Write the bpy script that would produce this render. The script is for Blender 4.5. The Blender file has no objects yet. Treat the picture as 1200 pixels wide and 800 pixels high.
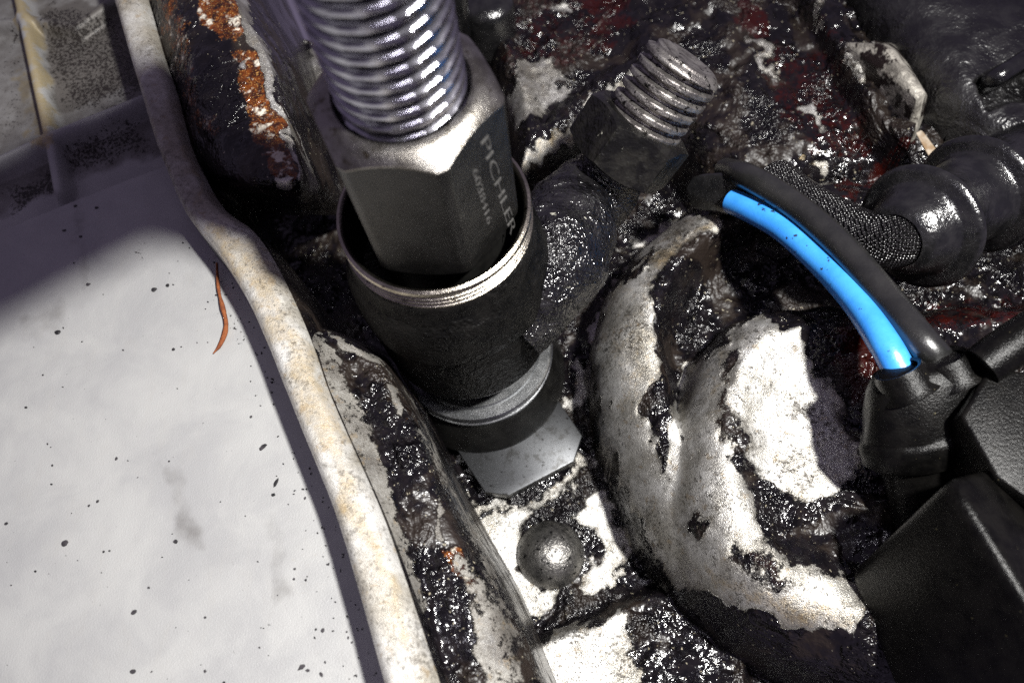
import bpy, bmesh, math, random
import numpy as np
from mathutils import Matrix, Vector

# ------------------------------------------------------------------ camera
S = 0.01                                   # model is written in centimetres
F = 933.33
_zd = np.array([80., 430., 933.]); _zd /= np.linalg.norm(_zd)
UP = -_zd
_xr = np.array([1., 0, 0]); _xr -= UP * _xr.dot(UP); _xr /= np.linalg.norm(_xr)
_yr = np.cross(UP, _xr)
P0 = np.array([-1.42, -2.26, 16.2])
MC = np.stack([_xr, _yr, UP], 1)
CAM = MC.T @ (-P0)

scene = bpy.context.scene
COL = scene.collection
cd = bpy.data.cameras.new('camera'); cam = bpy.data.objects.new('camera', cd); COL.objects.link(cam)
cd.lens = 28.0; cd.sensor_width = 36.0; cd.clip_start = 0.002; cd.clip_end = 20
r_, d_, f_ = MC[0], MC[1], MC[2]
cam.matrix_world = Matrix([[r_[0], -d_[0], -f_[0], CAM[0]*S], [r_[1], -d_[1], -f_[1], CAM[1]*S],
                           [r_[2], -d_[2], -f_[2], CAM[2]*S], [0, 0, 0, 1]])
cd.dof.use_dof = True; cd.dof.focus_distance = 0.178; cd.dof.aperture_fstop = 16.0
scene.camera = cam

# ------------------------------------------------------------------ light
w = bpy.data.worlds.new('World'); scene.world = w; w.use_nodes = True
w.node_tree.nodes['Background'].inputs[0].default_value = (0.78, 0.65, 1.0, 1)
w.node_tree.nodes['Background'].inputs[1].default_value = 0.16

def lamp(name, kind, pos, target, power, color, size, spot=None):
    l = bpy.data.lights.new(name, kind); o = bpy.data.objects.new(name, l); COL.objects.link(o)
    o.location = Vector(pos) * S
    o.rotation_euler = (Vector(target) - Vector(pos)).to_track_quat('-Z', 'Y').to_euler()
    l.energy = power; l.color = color
    if kind == 'AREA': l.shape = 'DISK'; l.size = size * S
    else: l.shadow_soft_size = size * S
    if spot: l.spot_size = math.radians(spot[0]); l.spot_blend = spot[1]
    return o
lamp('work_torch', 'SPOT', (17.0, -7.0, 32.0), (0.5, -1.5, -4.0), 15.0, (1.0, 0.985, 0.95), 1.25, (60, 0.9))
lamp('fill_light', 'AREA', (1.5, -6.0, 19.0), (1.0, -2.0, -5.0), 0.035, (0.93, 0.9, 1.0), 2.0)  # weak fill added near the camera, no real source behind it

scene.view_settings.view_transform = 'Standard'; scene.view_settings.look = 'None'
scene.view_settings.exposure = 0.0; scene.view_settings.gamma = 1.0
scene.cycles.use_denoising = False      # a little sensor-like grain keeps the glints crisp
scene.cycles.sample_clamp_indirect = 1.0
scene.cycles.caustics_reflective = False; scene.cycles.caustics_refractive = False; scene.cycles.blur_glossy = 1.0
scene.cycles.max_bounces = 6

# ------------------------------------------------------------------ geometry helpers
def P(px, py, z):
    d = np.array([(px-600)/F, (py-400)/F, 1.0]); dw = MC.T @ d
    t = (z-CAM[2])/dw[2]; return CAM + t*dw
def proj(V):
    c = V @ MC.T + P0
    return 600+F*c[:, 0]/c[:, 2], 400+F*c[:, 1]/c[:, 2]
def camdir(a, b, c):
    v = MC.T @ np.array([a, b, c], float); return v/np.linalg.norm(v)
def ss(a, b, t):
    t = np.clip((t-a)/(b-a), 0, 1); return t*t*(3-2*t)
def _h(i, j, k):
    n = (i*374761393 + j*668265263 + k*974711) & 0x7fffffff
    n = ((n ^ (n >> 13))*1274126177) & 0x7fffffff
    return ((n ^ (n >> 16)) & 0xffff)/65535.0
def vn(x, y, s, seed=0):
    x = x*s; y = y*s; i = np.floor(x).astype(np.int64); j = np.floor(y).astype(np.int64)
    u = x-i; v = y-j; u = u*u*(3-2*u); v = v*v*(3-2*v)
    a = _h(i, j, seed); b = _h(i+1, j, seed); c = _h(i, j+1, seed); d = _h(i+1, j+1, seed)
    return (a*(1-u)+b*u)*(1-v)+(c*(1-u)+d*u)*v - 0.5
def fbm(x, y, s, n=4, seed=0):
    t = 0; a = 1.0
    for k in range(n):
        t = t + a*vn(x, y, s*2**k, seed+k*17); a *= 0.5
    return t
def sdist(x, y, poly):
    """signed distance, positive inside"""
    d = np.full(x.shape, 1e9); ins = np.zeros(x.shape, bool); n = len(poly)
    for i in range(n):
        ax, ay = poly[i][0], poly[i][1]; bx, by = poly[(i+1) % n][0], poly[(i+1) % n][1]
        ex, ey = bx-ax, by-ay
        t = np.clip(((x-ax)*ex+(y-ay)*ey)/(ex*ex+ey*ey+1e-12), 0, 1)
        d = np.minimum(d, np.hypot(x-ax-t*ex, y-ay-t*ey))
        cr = ((ay > y) != (by > y)) & (x < (bx-ax)*(y-ay)/(by-ay+1e-12)+ax)
        ins ^= cr
    return np.where(ins, d, -d)
def ldist(x, y, line):
    d = np.full(x.shape, 1e9)
    for i in range(len(line)-1):
        ax, ay = line[i][0], line[i][1]; bx, by = line[i+1][0], line[i+1][1]
        ex, ey = bx-ax, by-ay
        t = np.clip(((x-ax)*ex+(y-ay)*ey)/(ex*ex+ey*ey+1e-12), 0, 1)
        d = np.minimum(d, np.hypot(x-ax-t*ex, y-ay-t*ey))
    return d
def wp(pts, z): return [P(a, b, z) for a, b in pts]
def obj(name, V, faces, mat, parent=None, smooth=True, attr=None, autosmooth=None):
    me = bpy.data.meshes.new(name)
    V = np.asarray(V, float)
    me.from_pydata((V*S).tolist(), [], faces if isinstance(faces, list) else faces.tolist())
    if smooth:
        me.polygons.foreach_set('use_smooth', np.ones(len(me.polygons), bool))
    if autosmooth: me.set_sharp_from_angle(angle=math.radians(autosmooth))
    if attr is not None:
        a = me.color_attributes.new('m', 'FLOAT_COLOR', 'POINT')
        a.data.foreach_set('color', np.asarray(attr, np.float32).ravel())
    me.materials.append(mat); me.update()
    o = bpy.data.objects.new(name, me); COL.objects.link(o)
    if parent:
        o.parent = parent; o.matrix_parent_inverse = Matrix.Translation(-parent.location)
    return o
def thing(name, label, cat, loc, group=None):
    o = bpy.data.objects.new(name, None); COL.objects.link(o); o.location = Vector(loc)*S
    o.empty_display_size = 0.01; o['label'] = label; o['category'] = cat
    if group: o['group'] = group
    return o
def tag(o, label, cat, group=None):
    o['label'] = label; o['category'] = cat
    if group: o['group'] = group
    return o
def gridf(nr, nc, closec=False):
    i = np.arange(nr-1)[:, None]; j = np.arange(nc if closec else nc-1)[None, :]; j2 = (j+1) % nc
    return np.stack([i*nc+j, i*nc+j2, (i+1)*nc+j2, (i+1)*nc+j], -1).reshape(-1, 4)
def frame(axis):
    a = Vector(axis).normalized(); u = a.orthogonal().normalized(); v = a.cross(u)
    return np.array(u), np.array(v), np.array(a)
def lathe(name, prof, org, axis, mat, parent=None, n=72, autosmooth=40, wob=0, attr=None, u0=None, squash=1.0):
    if u0 is not None:
        a = np.array(axis, float); a /= np.linalg.norm(a); u = np.array(u0, float); u -= a*u.dot(a); u /= np.linalg.norm(u); v = np.cross(a, u)
    else: u, v, a = frame(axis)
    th = np.arange(n)*2*math.pi/n
    V = []
    for k, (r, z) in enumerate(prof):
        rr = r*(1+wob*fbm(np.cos(th)*2+7, np.sin(th)*2+z, 1.3, 3, 5)) if wob else r*np.ones(n)
        V.append(np.array(org)+np.outer(rr*np.cos(th), u)+np.outer(rr*np.sin(th)*squash, v)+z*a)
    return obj(name, np.concatenate(V), gridf(len(prof), n, True), mat, parent, autosmooth=autosmooth)
def thread(name, R, depth, pitch, z0, z1, org, axis, mat, parent=None, n=96, step=14, cap=None, rot=0):
    u, v, a = frame(axis) if abs(axis[2]) < 0.999 else (np.array([1., 0, 0]), np.array([0, 1., 0]), np.array([0, 0, 1.]))
    th = np.arange(n)*2*math.pi/n; zs = np.arange(z0, z1+1e-6, pitch/step); V = []
    for z in zs:
        f = (z/pitch - th/(2*math.pi)+rot) % 1.0
        t = np.abs(f-0.5)*2                      # 0 at root, 1 crest
        pr = np.clip((t-0.22)/0.40, 0, 1)
        if cap: pr = pr*np.clip((z1-z)/cap, 0, 1)
        r = R - depth*(1-pr)
        V.append(np.array(org)+np.outer(r*np.cos(th), u)+np.outer(r*np.sin(th), v)+z*a)
    nr = len(zs)
    fs = gridf(nr, n, True).tolist()
    if cap:
        for k, (rr, dz) in enumerate(((R-depth-0.06, 0.03), (R*0.62, 0.0), (R*0.55, -0.03), (0.02, -0.04))):
            V.append(np.array(org)+np.outer(rr*np.cos(th), u)+np.outer(rr*np.sin(th), v)+(z1+dz)*a)
        fs = gridf(nr+4, n, True).tolist()
    return obj(name, np.concatenate(V), fs, mat, parent, autosmooth=60)
def spline(pts, n):
    """catmull-rom through pts (K,D) -> n samples"""
    p = np.asarray(pts, float); p = np.concatenate([[2*p[0]-p[1]], p, [2*p[-1]-p[-2]]]); K = len(p)-3
    t = np.linspace(0, K-1e-6, n); i = t.astype(int); f = (t-i)[:, None]
    a, b, c, d = p[i], p[i+1], p[i+2], p[i+3]
    return 0.5*(2*b+(c-a)*f+(2*a-5*b+4*c-d)*f*f+(3*b-3*c+d-a)*f**3)
def tube(name, path, rad, mat, parent=None, n=20, m=60, caps=True, taper=None, lump=0):
    C = spline(path, m); T = np.gradient(C, axis=0); T /= np.linalg.norm(T, axis=1)[:, None]
    u = np.array(frame(T[0])[0]); V = []; th = np.arange(n)*2*math.pi/n
    for k in range(m):
        u = u-T[k]*u.dot(T[k]); u /= np.linalg.norm(u); v = np.cross(T[k], u)
        r = rad if taper is None else rad*np.interp(k/(m-1), np.linspace(0, 1, len(taper)), taper)
        V.append(C[k]+r*(np.outer(np.cos(th), u)+np.outer(np.sin(th), v)))
    if lump:
        V = [v_+lump*fbm(v_[:, 0]*1.0+v_[:, 2]*0.7, v_[:, 1]-v_[:, 2]*0.6, 1.6, 4, 3)[:, None]*(v_-C[k_])/rad for k_, v_ in enumerate(V)]
    fs = gridf(m, n, True).tolist()
    if caps: fs += [list(range(n))[::-1], list(range((m-1)*n, m*n))]
    return obj(name, np.concatenate(V), fs, mat, parent, autosmooth=60)
def loft(rows, nr, nc):
    A = np.asarray(rows, float)                        # R,C,3
    B = np.stack([spline(A[:, c], nr) for c in range(A.shape[1])], 1)
    return np.stack([spline(B[r], nc) for r in range(nr)], 0)
def rmask(V, polys, soft=14, warp=1.0):
    """share of a stain at each vertex, polygons laid out on the surface"""
    x, y = proj(V); m = np.zeros(len(V))
    a_, b_ = V[:, 0]+0.31*V[:, 2], V[:, 1]-0.27*V[:, 2]
    x = x+warp*(26*fbm(a_, b_, 1.1, 4, 41)+14*vn(a_, b_, 5.0, 5)); y = y+warp*(26*fbm(a_, b_, 1.1, 4, 83)+14*vn(a_, b_, 5.0, 6))
    for poly, val in polys:
        s = ss(-soft, soft, sdist(x, y, poly))*val
        m = np.maximum(m, s)
    return m
def hull(name, pts, mat, parent=None, bevel=0.08, seg=3):
    bm = bmesh.new()
    for p in pts: bm.verts.new(p)
    bmesh.ops.convex_hull(bm, input=bm.verts)
    bmesh.ops.dissolve_limit(bm, angle_limit=0.05, verts=bm.verts, edges=bm.edges)
    if bevel: bmesh.ops.bevel(bm, geom=list(bm.edges), offset=bevel, segments=seg, affect='EDGES', profile=0.6)
    bmesh.ops.recalc_face_normals(bm, faces=bm.faces)
    bm.verts.ensure_lookup_table()
    V = [v.co[:] for v in bm.verts]; fs = [[v.index for v in f.verts] for f in bm.faces]; bm.free()
    return obj(name, V, fs, mat, parent, autosmooth=35)

# ------------------------------------------------------------------ material helpers
class NT:
    def __init__(s, name):
        s.m = bpy.data.materials.new(name); s.m.use_nodes = True; s.t = s.m.node_tree; s.n = s.t.nodes
        s.b = s.n['Principled BSDF']
        c = s.n.new('ShaderNodeTexCoord'); mp = s.n.new('ShaderNodeMapping')
        mp.inputs['Scale'].default_value = (100, 100, 100)
        s.t.links.new(c.outputs['Object'], mp.inputs[0]); s.co = mp.outputs[0]
    def lk(s, a, b):
        if hasattr(a, 'node') or isinstance(a, bpy.types.NodeSocket): s.t.links.new(a, b)
        else: b.default_value = a if not (isinstance(a, tuple) and len(a) == 3 and b.type == 'RGBA') else (*a, 1)
    def noise(s, sc, det=4, rough=0.55, dist=0, co=None, off=None):
        n = s.n.new('ShaderNodeTexNoise'); n.inputs['Scale'].default_value = sc; n.inputs['Detail'].default_value = det
        n.inputs['Roughness'].default_value = rough; n.inputs['Distortion'].default_value = dist
        c = co or s.co
        if off:
            mp = s.n.new('ShaderNodeMapping'); mp.inputs['Location'].default_value = off; s.t.links.new(c, mp.inputs[0]); c = mp.outputs[0]
        s.t.links.new(c, n.inputs['Vector']); return n.outputs['Fac']
    def stretch(s, sc, rot=(0, 0, 0)):
        mp = s.n.new('ShaderNodeMapping'); mp.inputs['Scale'].default_value = sc; mp.inputs['Rotation'].default_value = rot
        s.t.links.new(s.co, mp.inputs[0]); return mp.outputs[0]
    def voro(s, sc, feat='F1', co=None, rnd=1.0):
        n = s.n.new('ShaderNodeTexVoronoi'); n.feature = feat; n.inputs['Scale'].default_value = sc; n.inputs['Randomness'].default_value = rnd
        s.t.links.new(co or s.co, n.inputs['Vector']); return n.outputs['Distance']
    def math(s, op, a, b=0.0, c=None):
        n = s.n.new('ShaderNodeMath'); n.operation = op; s.lk(a, n.inputs[0]); s.lk(b, n.inputs[1])
        if c is not None: s.lk(c, n.inputs[2])
        return n.outputs[0]
    def step(s, v, a, b, lo=0.0, hi=1.0):
        n = s.n.new('ShaderNodeMapRange'); n.interpolation_type = 'SMOOTHSTEP'; s.lk(v, n.inputs['Value'])
        n.inputs['From Min'].default_value = a; n.inputs['From Max'].default_value = b
        n.inputs['To Min'].default_value = lo; n.inputs['To Max'].default_value = hi
        return n.outputs[0]
    def mix(s, f, a, b):
        n = s.n.new('ShaderNodeMix'); n.data_type = 'RGBA'; s.lk(f, n.inputs[0]); s.lk(a, n.inputs[6]); s.lk(b, n.inputs[7]); return n.outputs[2]
    def mixf(s, f, a, b):
        n = s.n.new('ShaderNodeMix'); n.data_type = 'FLOAT'; s.lk(f, n.inputs[0]); s.lk(a, n.inputs[2]); s.lk(b, n.inputs[3]); return n.outputs[0]
    def attr(s):
        a = s.n.new('ShaderNodeAttribute'); a.attribute_name = 'm'
        x = s.n.new('ShaderNodeSeparateColor'); s.t.links.new(a.outputs['Color'], x.inputs[0])
        return x.outputs[0], x.outputs[1], x.outputs[2]
    def bump(s, h, dist_cm, strength=1.0, nrm=None):
        n = s.n.new('ShaderNodeBump'); n.inputs['Strength'].default_value = strength; n.inputs['Distance'].default_value = dist_cm*S
        s.lk(h, n.inputs['Height'])
        if nrm is not None: s.t.links.new(nrm, n.inputs['Normal'])
        return n.outputs[0]
    def glint(s, sc, k, base):
        v = s.n.new('ShaderNodeTexVoronoi'); v.inputs['Scale'].default_value = sc; s.t.links.new(s.co, v.inputs['Vector'])
        a = s.n.new('ShaderNodeVectorMath'); a.operation = 'SUBTRACT'; s.t.links.new(v.outputs['Color'], a.inputs[0]); a.inputs[1].default_value = (0.5, 0.5, 0.5)
        b = s.n.new('ShaderNodeVectorMath'); b.operation = 'MULTIPLY_ADD'; s.t.links.new(a.outputs[0], b.inputs[0]); b.inputs[1].default_value = (k, k, k); s.t.links.new(base, b.inputs[2])
        c = s.n.new('ShaderNodeVectorMath'); c.operation = 'NORMALIZE'; s.t.links.new(b.outputs[0], c.inputs[0]); return c.outputs[0]
    def out(s, col=None, rough=None, metal=None, nrm=None, spec=None, coat=None):
        for v, k in ((col, 'Base Color'), (rough, 'Roughness'), (metal, 'Metallic'), (nrm, 'Normal'), (spec, 'Specular IOR Level'), (coat, 'Coat Weight')):
            if v is not None: s.lk(v, s.b.inputs[k])
        return s.m

def mat_grime(name, base=(0.50, 0.48, 0.43), white=(0.80, 0.79, 0.76), edge=0.6, tar=(0.0035, 0.003, 0.004), rustcol=(0.13, 0.034, 0.006),
              redcol=(0.026, 0.0035, 0.0025), orange=False, crust_rough=0.15, pits=0.85, bumpc=0.10, metal=0.78, filmk=0.5):
    t = NT(name); L, R, Y = t.attr()
    n1 = t.noise(1.7, 6, 0.65, 0.4); n2 = t.noise(6.0, 5, 0.6); n3 = t.noise(22.0, 3, 0.6)
    e = t.math('ADD', t.math('MULTIPLY', t.math('SUBTRACT', n1, 0.5), edge*1.1), t.math('MULTIPLY', t.math('SUBTRACT', n2, 0.5), edge))
    e = t.math('ADD', e, t.math('MULTIPLY', t.math('SUBTRACT', n3, 0.5), edge*0.7))
    clean = t.step(t.math('ADD', L, e), 0.44, 0.54)
    # bare casting
    gl0 = t.noise(0.8, 3, 0.5, 0, None, (9, 1, 3)); tone = t.noise(0.9, 5, 0.6, 0, None, (5, 2, 1))
    c = t.mix(t.step(tone, 0.35, 0.65), base, white)
    yel = t.step(t.math('ADD', Y, t.math('MULTIPLY', e, 0.9)), 0.35, 0.75)
    c = t.mix(t.math('MULTIPLY', yel, 0.75), c, (0.36, 0.25, 0.095))
    pit = t.step(t.math('ADD', t.noise(13.0, 5, 0.75, 0, None, (3, 9, 4)), t.math('MULTIPLY', t.math('SUBTRACT', gl0, 0.5), 0.25)), 0.55, 0.63)
    c = t.mix(t.math('MULTIPLY', pit, pits), c, (0.03, 0.025, 0.02))
    scr = t.step(t.noise(4.0, 6, 0.7, 1.2, None, (1, 4, 8)), 0.55, 0.75)
    c = t.mix(t.math('MULTIPLY', scr, 0.55), c, (0.13, 0.115, 0.09))
    sk = t.step(t.math('ADD', t.noise(4.5, 6, 0.8, 0, None, (1, 6, 2)), t.math('MULTIPLY', t.math('SUBTRACT', gl0, 0.5), 0.35)), 0.585, 0.615)
    c = t.mix(t.math('MULTIPLY', sk, 0.8*pits), c, (0.045, 0.036, 0.028))
    tn = t.step(t.noise(3.2, 5, 0.7, 0, None, (8, 5, 5)), 0.58, 0.66)
    c = t.mix(t.math('MULTIPLY', tn, 0.5), c, (0.34, 0.24, 0.12))
    film = t.math('SUBTRACT', 1.0, t.step(t.math('ADD', L, t.math('MULTIPLY', e, 1.3)), 0.50, 1.02))
    c = t.mix(t.math('MULTIPLY', film, filmk), c, (0.10, 0.083, 0.060))
    # crust
    gr = t.noise(14.0, 1, 0.5, 0, None, (3, 3, 9)); gn = t.noise(7.0, 2, 0.5); wt = t.step(t.noise(0.75, 3, 0.6, 0.5, None, (7, 2, 5)), 0.46, 0.62); gl = t.noise(3.0, 4, 0.6, 0, None, (8, 8, 1))
    k = t.mix(t.step(gl, 0.4, 0.7), tar, (0.010, 0.008, 0.009))
    mt = t.step(t.noise(0.65, 4, 0.6, 0.4, None, (2, 9, 6)), 0.50, 0.60)
    k = t.mix(t.math('MULTIPLY', mt, 0.7), k, (0.020, 0.013, 0.009))
    rm = t.step(t.math('ADD', R, t.math('MULTIPLY', e, 1.1)), 0.40, 0.62)
    if orange:
        rc = t.mix(t.step(n2, 0.42, 0.60), (0.035, 0.010, 0.005), rustcol)
        rc = t.mix(t.step(n3, 0.56, 0.70), rc, (0.45, 0.24, 0.07))
        rc = t.mix(t.step(gl, 0.54, 0.66), rc, (0.62, 0.57, 0.48))
    else:
        rc = redcol
    k = t.mix(rm, k, rc)
    chip = t.step(t.noise(9.0, 3, 0.6, 0, None, (2, 7, 7)), 0.685, 0.70)
    k = t.mix(t.math('MULTIPLY', chip, 0.8), k, (0.42, 0.38, 0.28))
    hgt = t.math('MULTIPLY', t.math('ADD', t.math('MULTIPLY', gr, 0.55), gn), t.mixf(wt, 0.22, 1.0))
    nb = t.bump(hgt, bumpc*1.25)
    nc = t.bump(t.math('ADD', t.math('MULTIPLY', n3, 0.6), t.noise(45, 2)), 0.018)
    ne = t.bump(t.math('MULTIPLY', clean, -1.0), 0.03)
    mixn = t.n.new('ShaderNodeMix'); mixn.data_type = 'VECTOR'
    t.lk(clean, mixn.inputs[0]); t.lk(nb, mixn.inputs[4]); t.lk(nc, mixn.inputs[5])
    nf = t.bump(t.math('MULTIPLY', clean, -1.0), 0.035, 1.0, mixn.outputs[1])
    cr = t.mixf(wt, crust_rough-0.02, t.mixf(t.step(gl, 0.35, 0.65), crust_rough, crust_rough+0.12))
    cr = t.mixf(mt, cr, 0.46)
    return t.out(t.mix(clean, k, c), t.mixf(clean, cr, t.mixf(tone, 0.28, 0.56)), t.mixf(clean, 0.0, metal), nf, t.mixf(clean, 0.55, 0.5))

def mat_simple(name, col, col2, rough, metal=0.0, sc=4.0, bump=0.0, bsc=20.0, spec=0.5, spots=None, rvar=0.12, stretch=None):
    t = NT(name); co = t.stretch(stretch) if stretch else None
    n = t.noise(sc, 5, 0.6, 0.2, co); c = t.mix(t.step(n, 0.35, 0.65), col, col2)
    if spots:
        s_ = t.step(t.noise(spots[1], 4, 0.65, 0, None, (4, 1, 6)), spots[2], spots[2]+0.06); c = t.mix(s_, c, spots[0])
    m = t.noise(bsc, 4, 0.6, 0, co, None)
    return t.out(c, t.mixf(m, rough-rvar, rough+rvar), metal, t.bump(m, bump) if bump else None, spec)

M_head = mat_grime('grimy_cast_aluminium')
M_boss = mat_grime('rusty_crusted_casting', orange=True, base=(0.42, 0.40, 0.35), pits=0.35)
M_shelf = mat_grime('crusted_grey_casting', orange=True, base=(0.16, 0.155, 0.15), white=(0.42, 0.41, 0.38), pits=0.4, metal=0.3)
M_rim = mat_grime('stained_white_rim', base=(0.44, 0.41, 0.35), white=(0.64, 0.63, 0.60), pits=0.55, edge=0.35, filmk=0.6, metal=0.2)
def mat_panel():
    t = NT('pale_cover_metal'); L, R, Y = t.attr()
    n = t.noise(0.6, 6, 0.6, 0.5); n2 = t.noise(2.5, 6, 0.7, 0.3, t.stretch((1, 0.35, 1), (0, 0, 0.6)))
    c = t.mix(t.step(n, 0.3, 0.7), (0.34, 0.34, 0.34), (0.415, 0.415, 0.405))
    c = t.mix(t.step(n2, 0.5, 0.8, 0, 0.35), c, (0.36, 0.35, 0.33))
    sp = t.step(t.noise(9.0, 4, 0.75, 0, None, (2, 2, 2)), 0.70, 0.725)
    c = t.mix(t.math('MULTIPLY', sp, 0.8), c, (0.03, 0.03, 0.03))
    e = t.math('SUBTRACT', t.noise(11.0, 4, 0.8), 0.5); e2 = t.math('SUBTRACT', t.noise(1.6, 4, 0.6), 0.5)
    dirt = t.step(t.math('ADD', L, t.math('ADD', t.math('MULTIPLY', e, 2.2), t.math('MULTIPLY', e2, 0.5))), 0.52, 0.60)
    yel = t.step(t.math('ADD', Y, t.math('MULTIPLY', e, 0.8)), 0.35, 0.8)
    c = t.mix(t.math('MULTIPLY', yel, 0.7), c, (0.34, 0.25, 0.08))
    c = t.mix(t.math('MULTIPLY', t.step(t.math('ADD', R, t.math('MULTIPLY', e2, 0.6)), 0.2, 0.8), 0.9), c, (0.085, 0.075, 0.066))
    c = t.mix(dirt, c, (0.022, 0.018, 0.016))
    fine = t.noise(30, 3, 0.6)
    nb = t.bump(t.math('ADD', t.math('MULTIPLY', fine, 0.4), t.math('MULTIPLY', dirt, 1.2)), 0.02)
    return t.out(c, t.mixf(dirt, t.mixf(n2, 0.42, 0.6), 0.35), t.mixf(dirt, 0.15, 0.0), nb)
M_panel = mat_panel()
M_grit = mat_simple('black_grit', (0.012, 0.012, 0.013), (0.05, 0.045, 0.05), 0.4)
M_spin = mat_simple('zinc_plated_steel', (0.36, 0.35, 0.40), (0.48, 0.475, 0.52), 0.17, 1.0, 3.0, 0.003, 60, rvar=0.05)
def mat_spindle():
    t = NT('zinc_plated_spindle_steel'); sx = t.n.new('ShaderNodeSeparateXYZ'); t.t.links.new(t.co, sx.inputs[0])
    r = t.math('POWER', t.math('ADD', t.math('MULTIPLY', sx.outputs[0], sx.outputs[0]), t.math('MULTIPLY', sx.outputs[1], sx.outputs[1])), 0.5)
    n = t.noise(3.0, 5, 0.6); m = t.noise(30, 3, 0.6)
    g = t.step(t.math('ADD', r, t.math('MULTIPLY', t.math('SUBTRACT', n, 0.5), 0.16)), 0.90, 0.99)
    c = t.mix(t.step(n, 0.35, 0.65), (0.36, 0.35, 0.40), (0.50, 0.495, 0.54))
    sc = t.noise(5.0, 4, 0.6, 0, t.stretch((1, 1, 6)))
    return t.out(t.mix(g, (0.07, 0.065, 0.08), c), t.mixf(g, 0.34, t.mixf(sc, 0.13, 0.30)), 1.0, t.bump(m, 0.003))
M_spin = mat_spindle()
M_steel = mat_simple('worn_bare_steel', (0.17, 0.158, 0.14), (0.30, 0.285, 0.265), 0.33, 1.0, 3.0, 0.008, 30, spots=((0.10, 0.085, 0.06), 6, 0.60))
M_black = mat_simple('black_oxide_steel', (0.007, 0.0067, 0.0064), (0.016, 0.0155, 0.0145), 0.34, 0.25, 2.0, 0.006, 40)
M_etch = mat_simple('laser_etched_steel', (0.06, 0.058, 0.055), (0.13, 0.126, 0.12), 0.6, 0.3, 20)
M_ring = mat_simple('oily_bright_steel', (0.30, 0.275, 0.23), (0.50, 0.46, 0.39), 0.26, 1.0, 2.0, 0.006, 30, spots=((0.05, 0.04, 0.03), 5, 0.60))
M_tarry = None
def mat_tar(name, rough=0.35, bumpc=0.09, base=(0.004, 0.0038, 0.0045), hi=(0.013, 0.012, 0.013), facets=True, spec=0.2, patch=(0.33, 0.32, 0.27), pth=0.66):
    t = NT(name); gl = t.noise(1.6, 5, 0.65, 0.3); g = t.noise(6.5, 2.5, 0.55); v = t.noise(14, 1)
    c = t.mix(t.step(gl, 0.4, 0.65), base, hi)
    p = t.step(t.noise(2.2, 6, 0.7, 0.4, None, (6, 3, 3)), pth, pth+0.02); c = t.mix(p, c, patch)
    r = t.mixf(t.step(gl, 0.35, 0.65), rough, rough+0.12)
    wet = t.step(t.noise(1.1, 4, 0.6, 0, None, (2, 5, 9)), 0.42, 0.6)
    h = t.math('MULTIPLY', t.math('ADD', g, t.math('MULTIPLY', v, 0.5)), t.mixf(wet, 0.45, 1.0))
    return t.out(c, r, 0.0, t.bump(h, bumpc*1.7) if facets else t.bump(h, bumpc), 1.0 if facets else spec)
M_tar = mat_tar('tar_covered_steel', 0.15)
M_tarw = mat_tar('oily_black_injector_steel', 0.42, 0.08, (0.002, 0.002, 0.002), (0.007, 0.0065, 0.006), spec=0.16, pth=0.72, facets=False)
def mat_machined():
    t = NT('machined_grey_steel')
    w_ = t.n.new('ShaderNodeTexWave'); w_.wave_type = 'RINGS'; w_.rings_direction = 'Z'; w_.inputs['Scale'].default_value = 9.0
    w_.inputs['Distortion'].default_value = 2.2; w_.inputs['Detail'].default_value = 3; t.t.links.new(t.co, w_.inputs['Vector'])
    n = t.noise(3, 5, 0.6)
    c = t.mix(w_.outputs['Fac'], (0.05, 0.052, 0.055), (0.085, 0.087, 0.09)); c = t.mix(t.step(n, 0.50, 0.7, 0, 0.7), c, (0.025, 0.024, 0.022)); c = t.mix(t.step(t.noise(8, 4, 0.7, 0, None, (3, 1, 1)), 0.62, 0.66), c, (0.01, 0.009, 0.008))
    return t.out(c, t.mixf(w_.outputs['Fac'], 0.36, 0.42), 0.9, t.bump(w_.outputs['Fac'], 0.0006))
M_mach = mat_machined()
M_flange = mat_simple('turned_bright_steel', (0.20, 0.205, 0.21), (0.34, 0.345, 0.35), 0.30, 1.0, 2.0, 0.004, 40)
M_ball = mat_simple('worn_ball_steel', (0.14, 0.135, 0.13), (0.30, 0.29, 0.27), 0.33, 0.9, 2.5, 0.02, 14, spots=((0.02, 0.02, 0.02), 7, 0.57))
M_stub = mat_simple('dull_threaded_steel', (0.17, 0.155, 0.15), (0.36, 0.34, 0.32), 0.40, 0.85, 3.0, 0.02, 20, spots=((0.015, 0.013, 0.012), 5, 0.57))
M_rub = mat_simple('black_rubber', (0.005, 0.005, 0.0055), (0.013, 0.0125, 0.013), 0.2, 0.0, 3.0, 0.02, 9, 1.0)
M_plas = mat_simple('grained_black_plastic', (0.008, 0.0075, 0.008), (0.022, 0.021, 0.021), 0.30, 0.0, 1.5, 0.05, 28, 0.9)
M_conn = mat_simple('dusty_black_connector_plastic', (0.0015, 0.0014, 0.0014), (0.005, 0.0046, 0.0042), 0.30, 0.0, 2.5, 0.012, 22, 0.2, spots=((0.12, 0.105, 0.06), 9, 0.70))
M_blue = mat_simple('blue_cable_sheath', (0.04, 0.29, 0.88), (0.055, 0.35, 0.93), 0.34, 0.0, 2.0, 0.004, 14, 1.0, spots=((0.02, 0.03, 0.06), 4.2, 0.63))
M_bwir = mat_simple('black_cable_sheath', (0.010, 0.010, 0.010), (0.018, 0.0175, 0.017), 0.30, 0.0, 1.5, 0.004, 25, 1.0)
M_rustf = mat_simple('orange_rust', (0.16, 0.04, 0.010), (0.27, 0.08, 0.02), 0.8, 0.0, 6.0, 0.03, 25)
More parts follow.
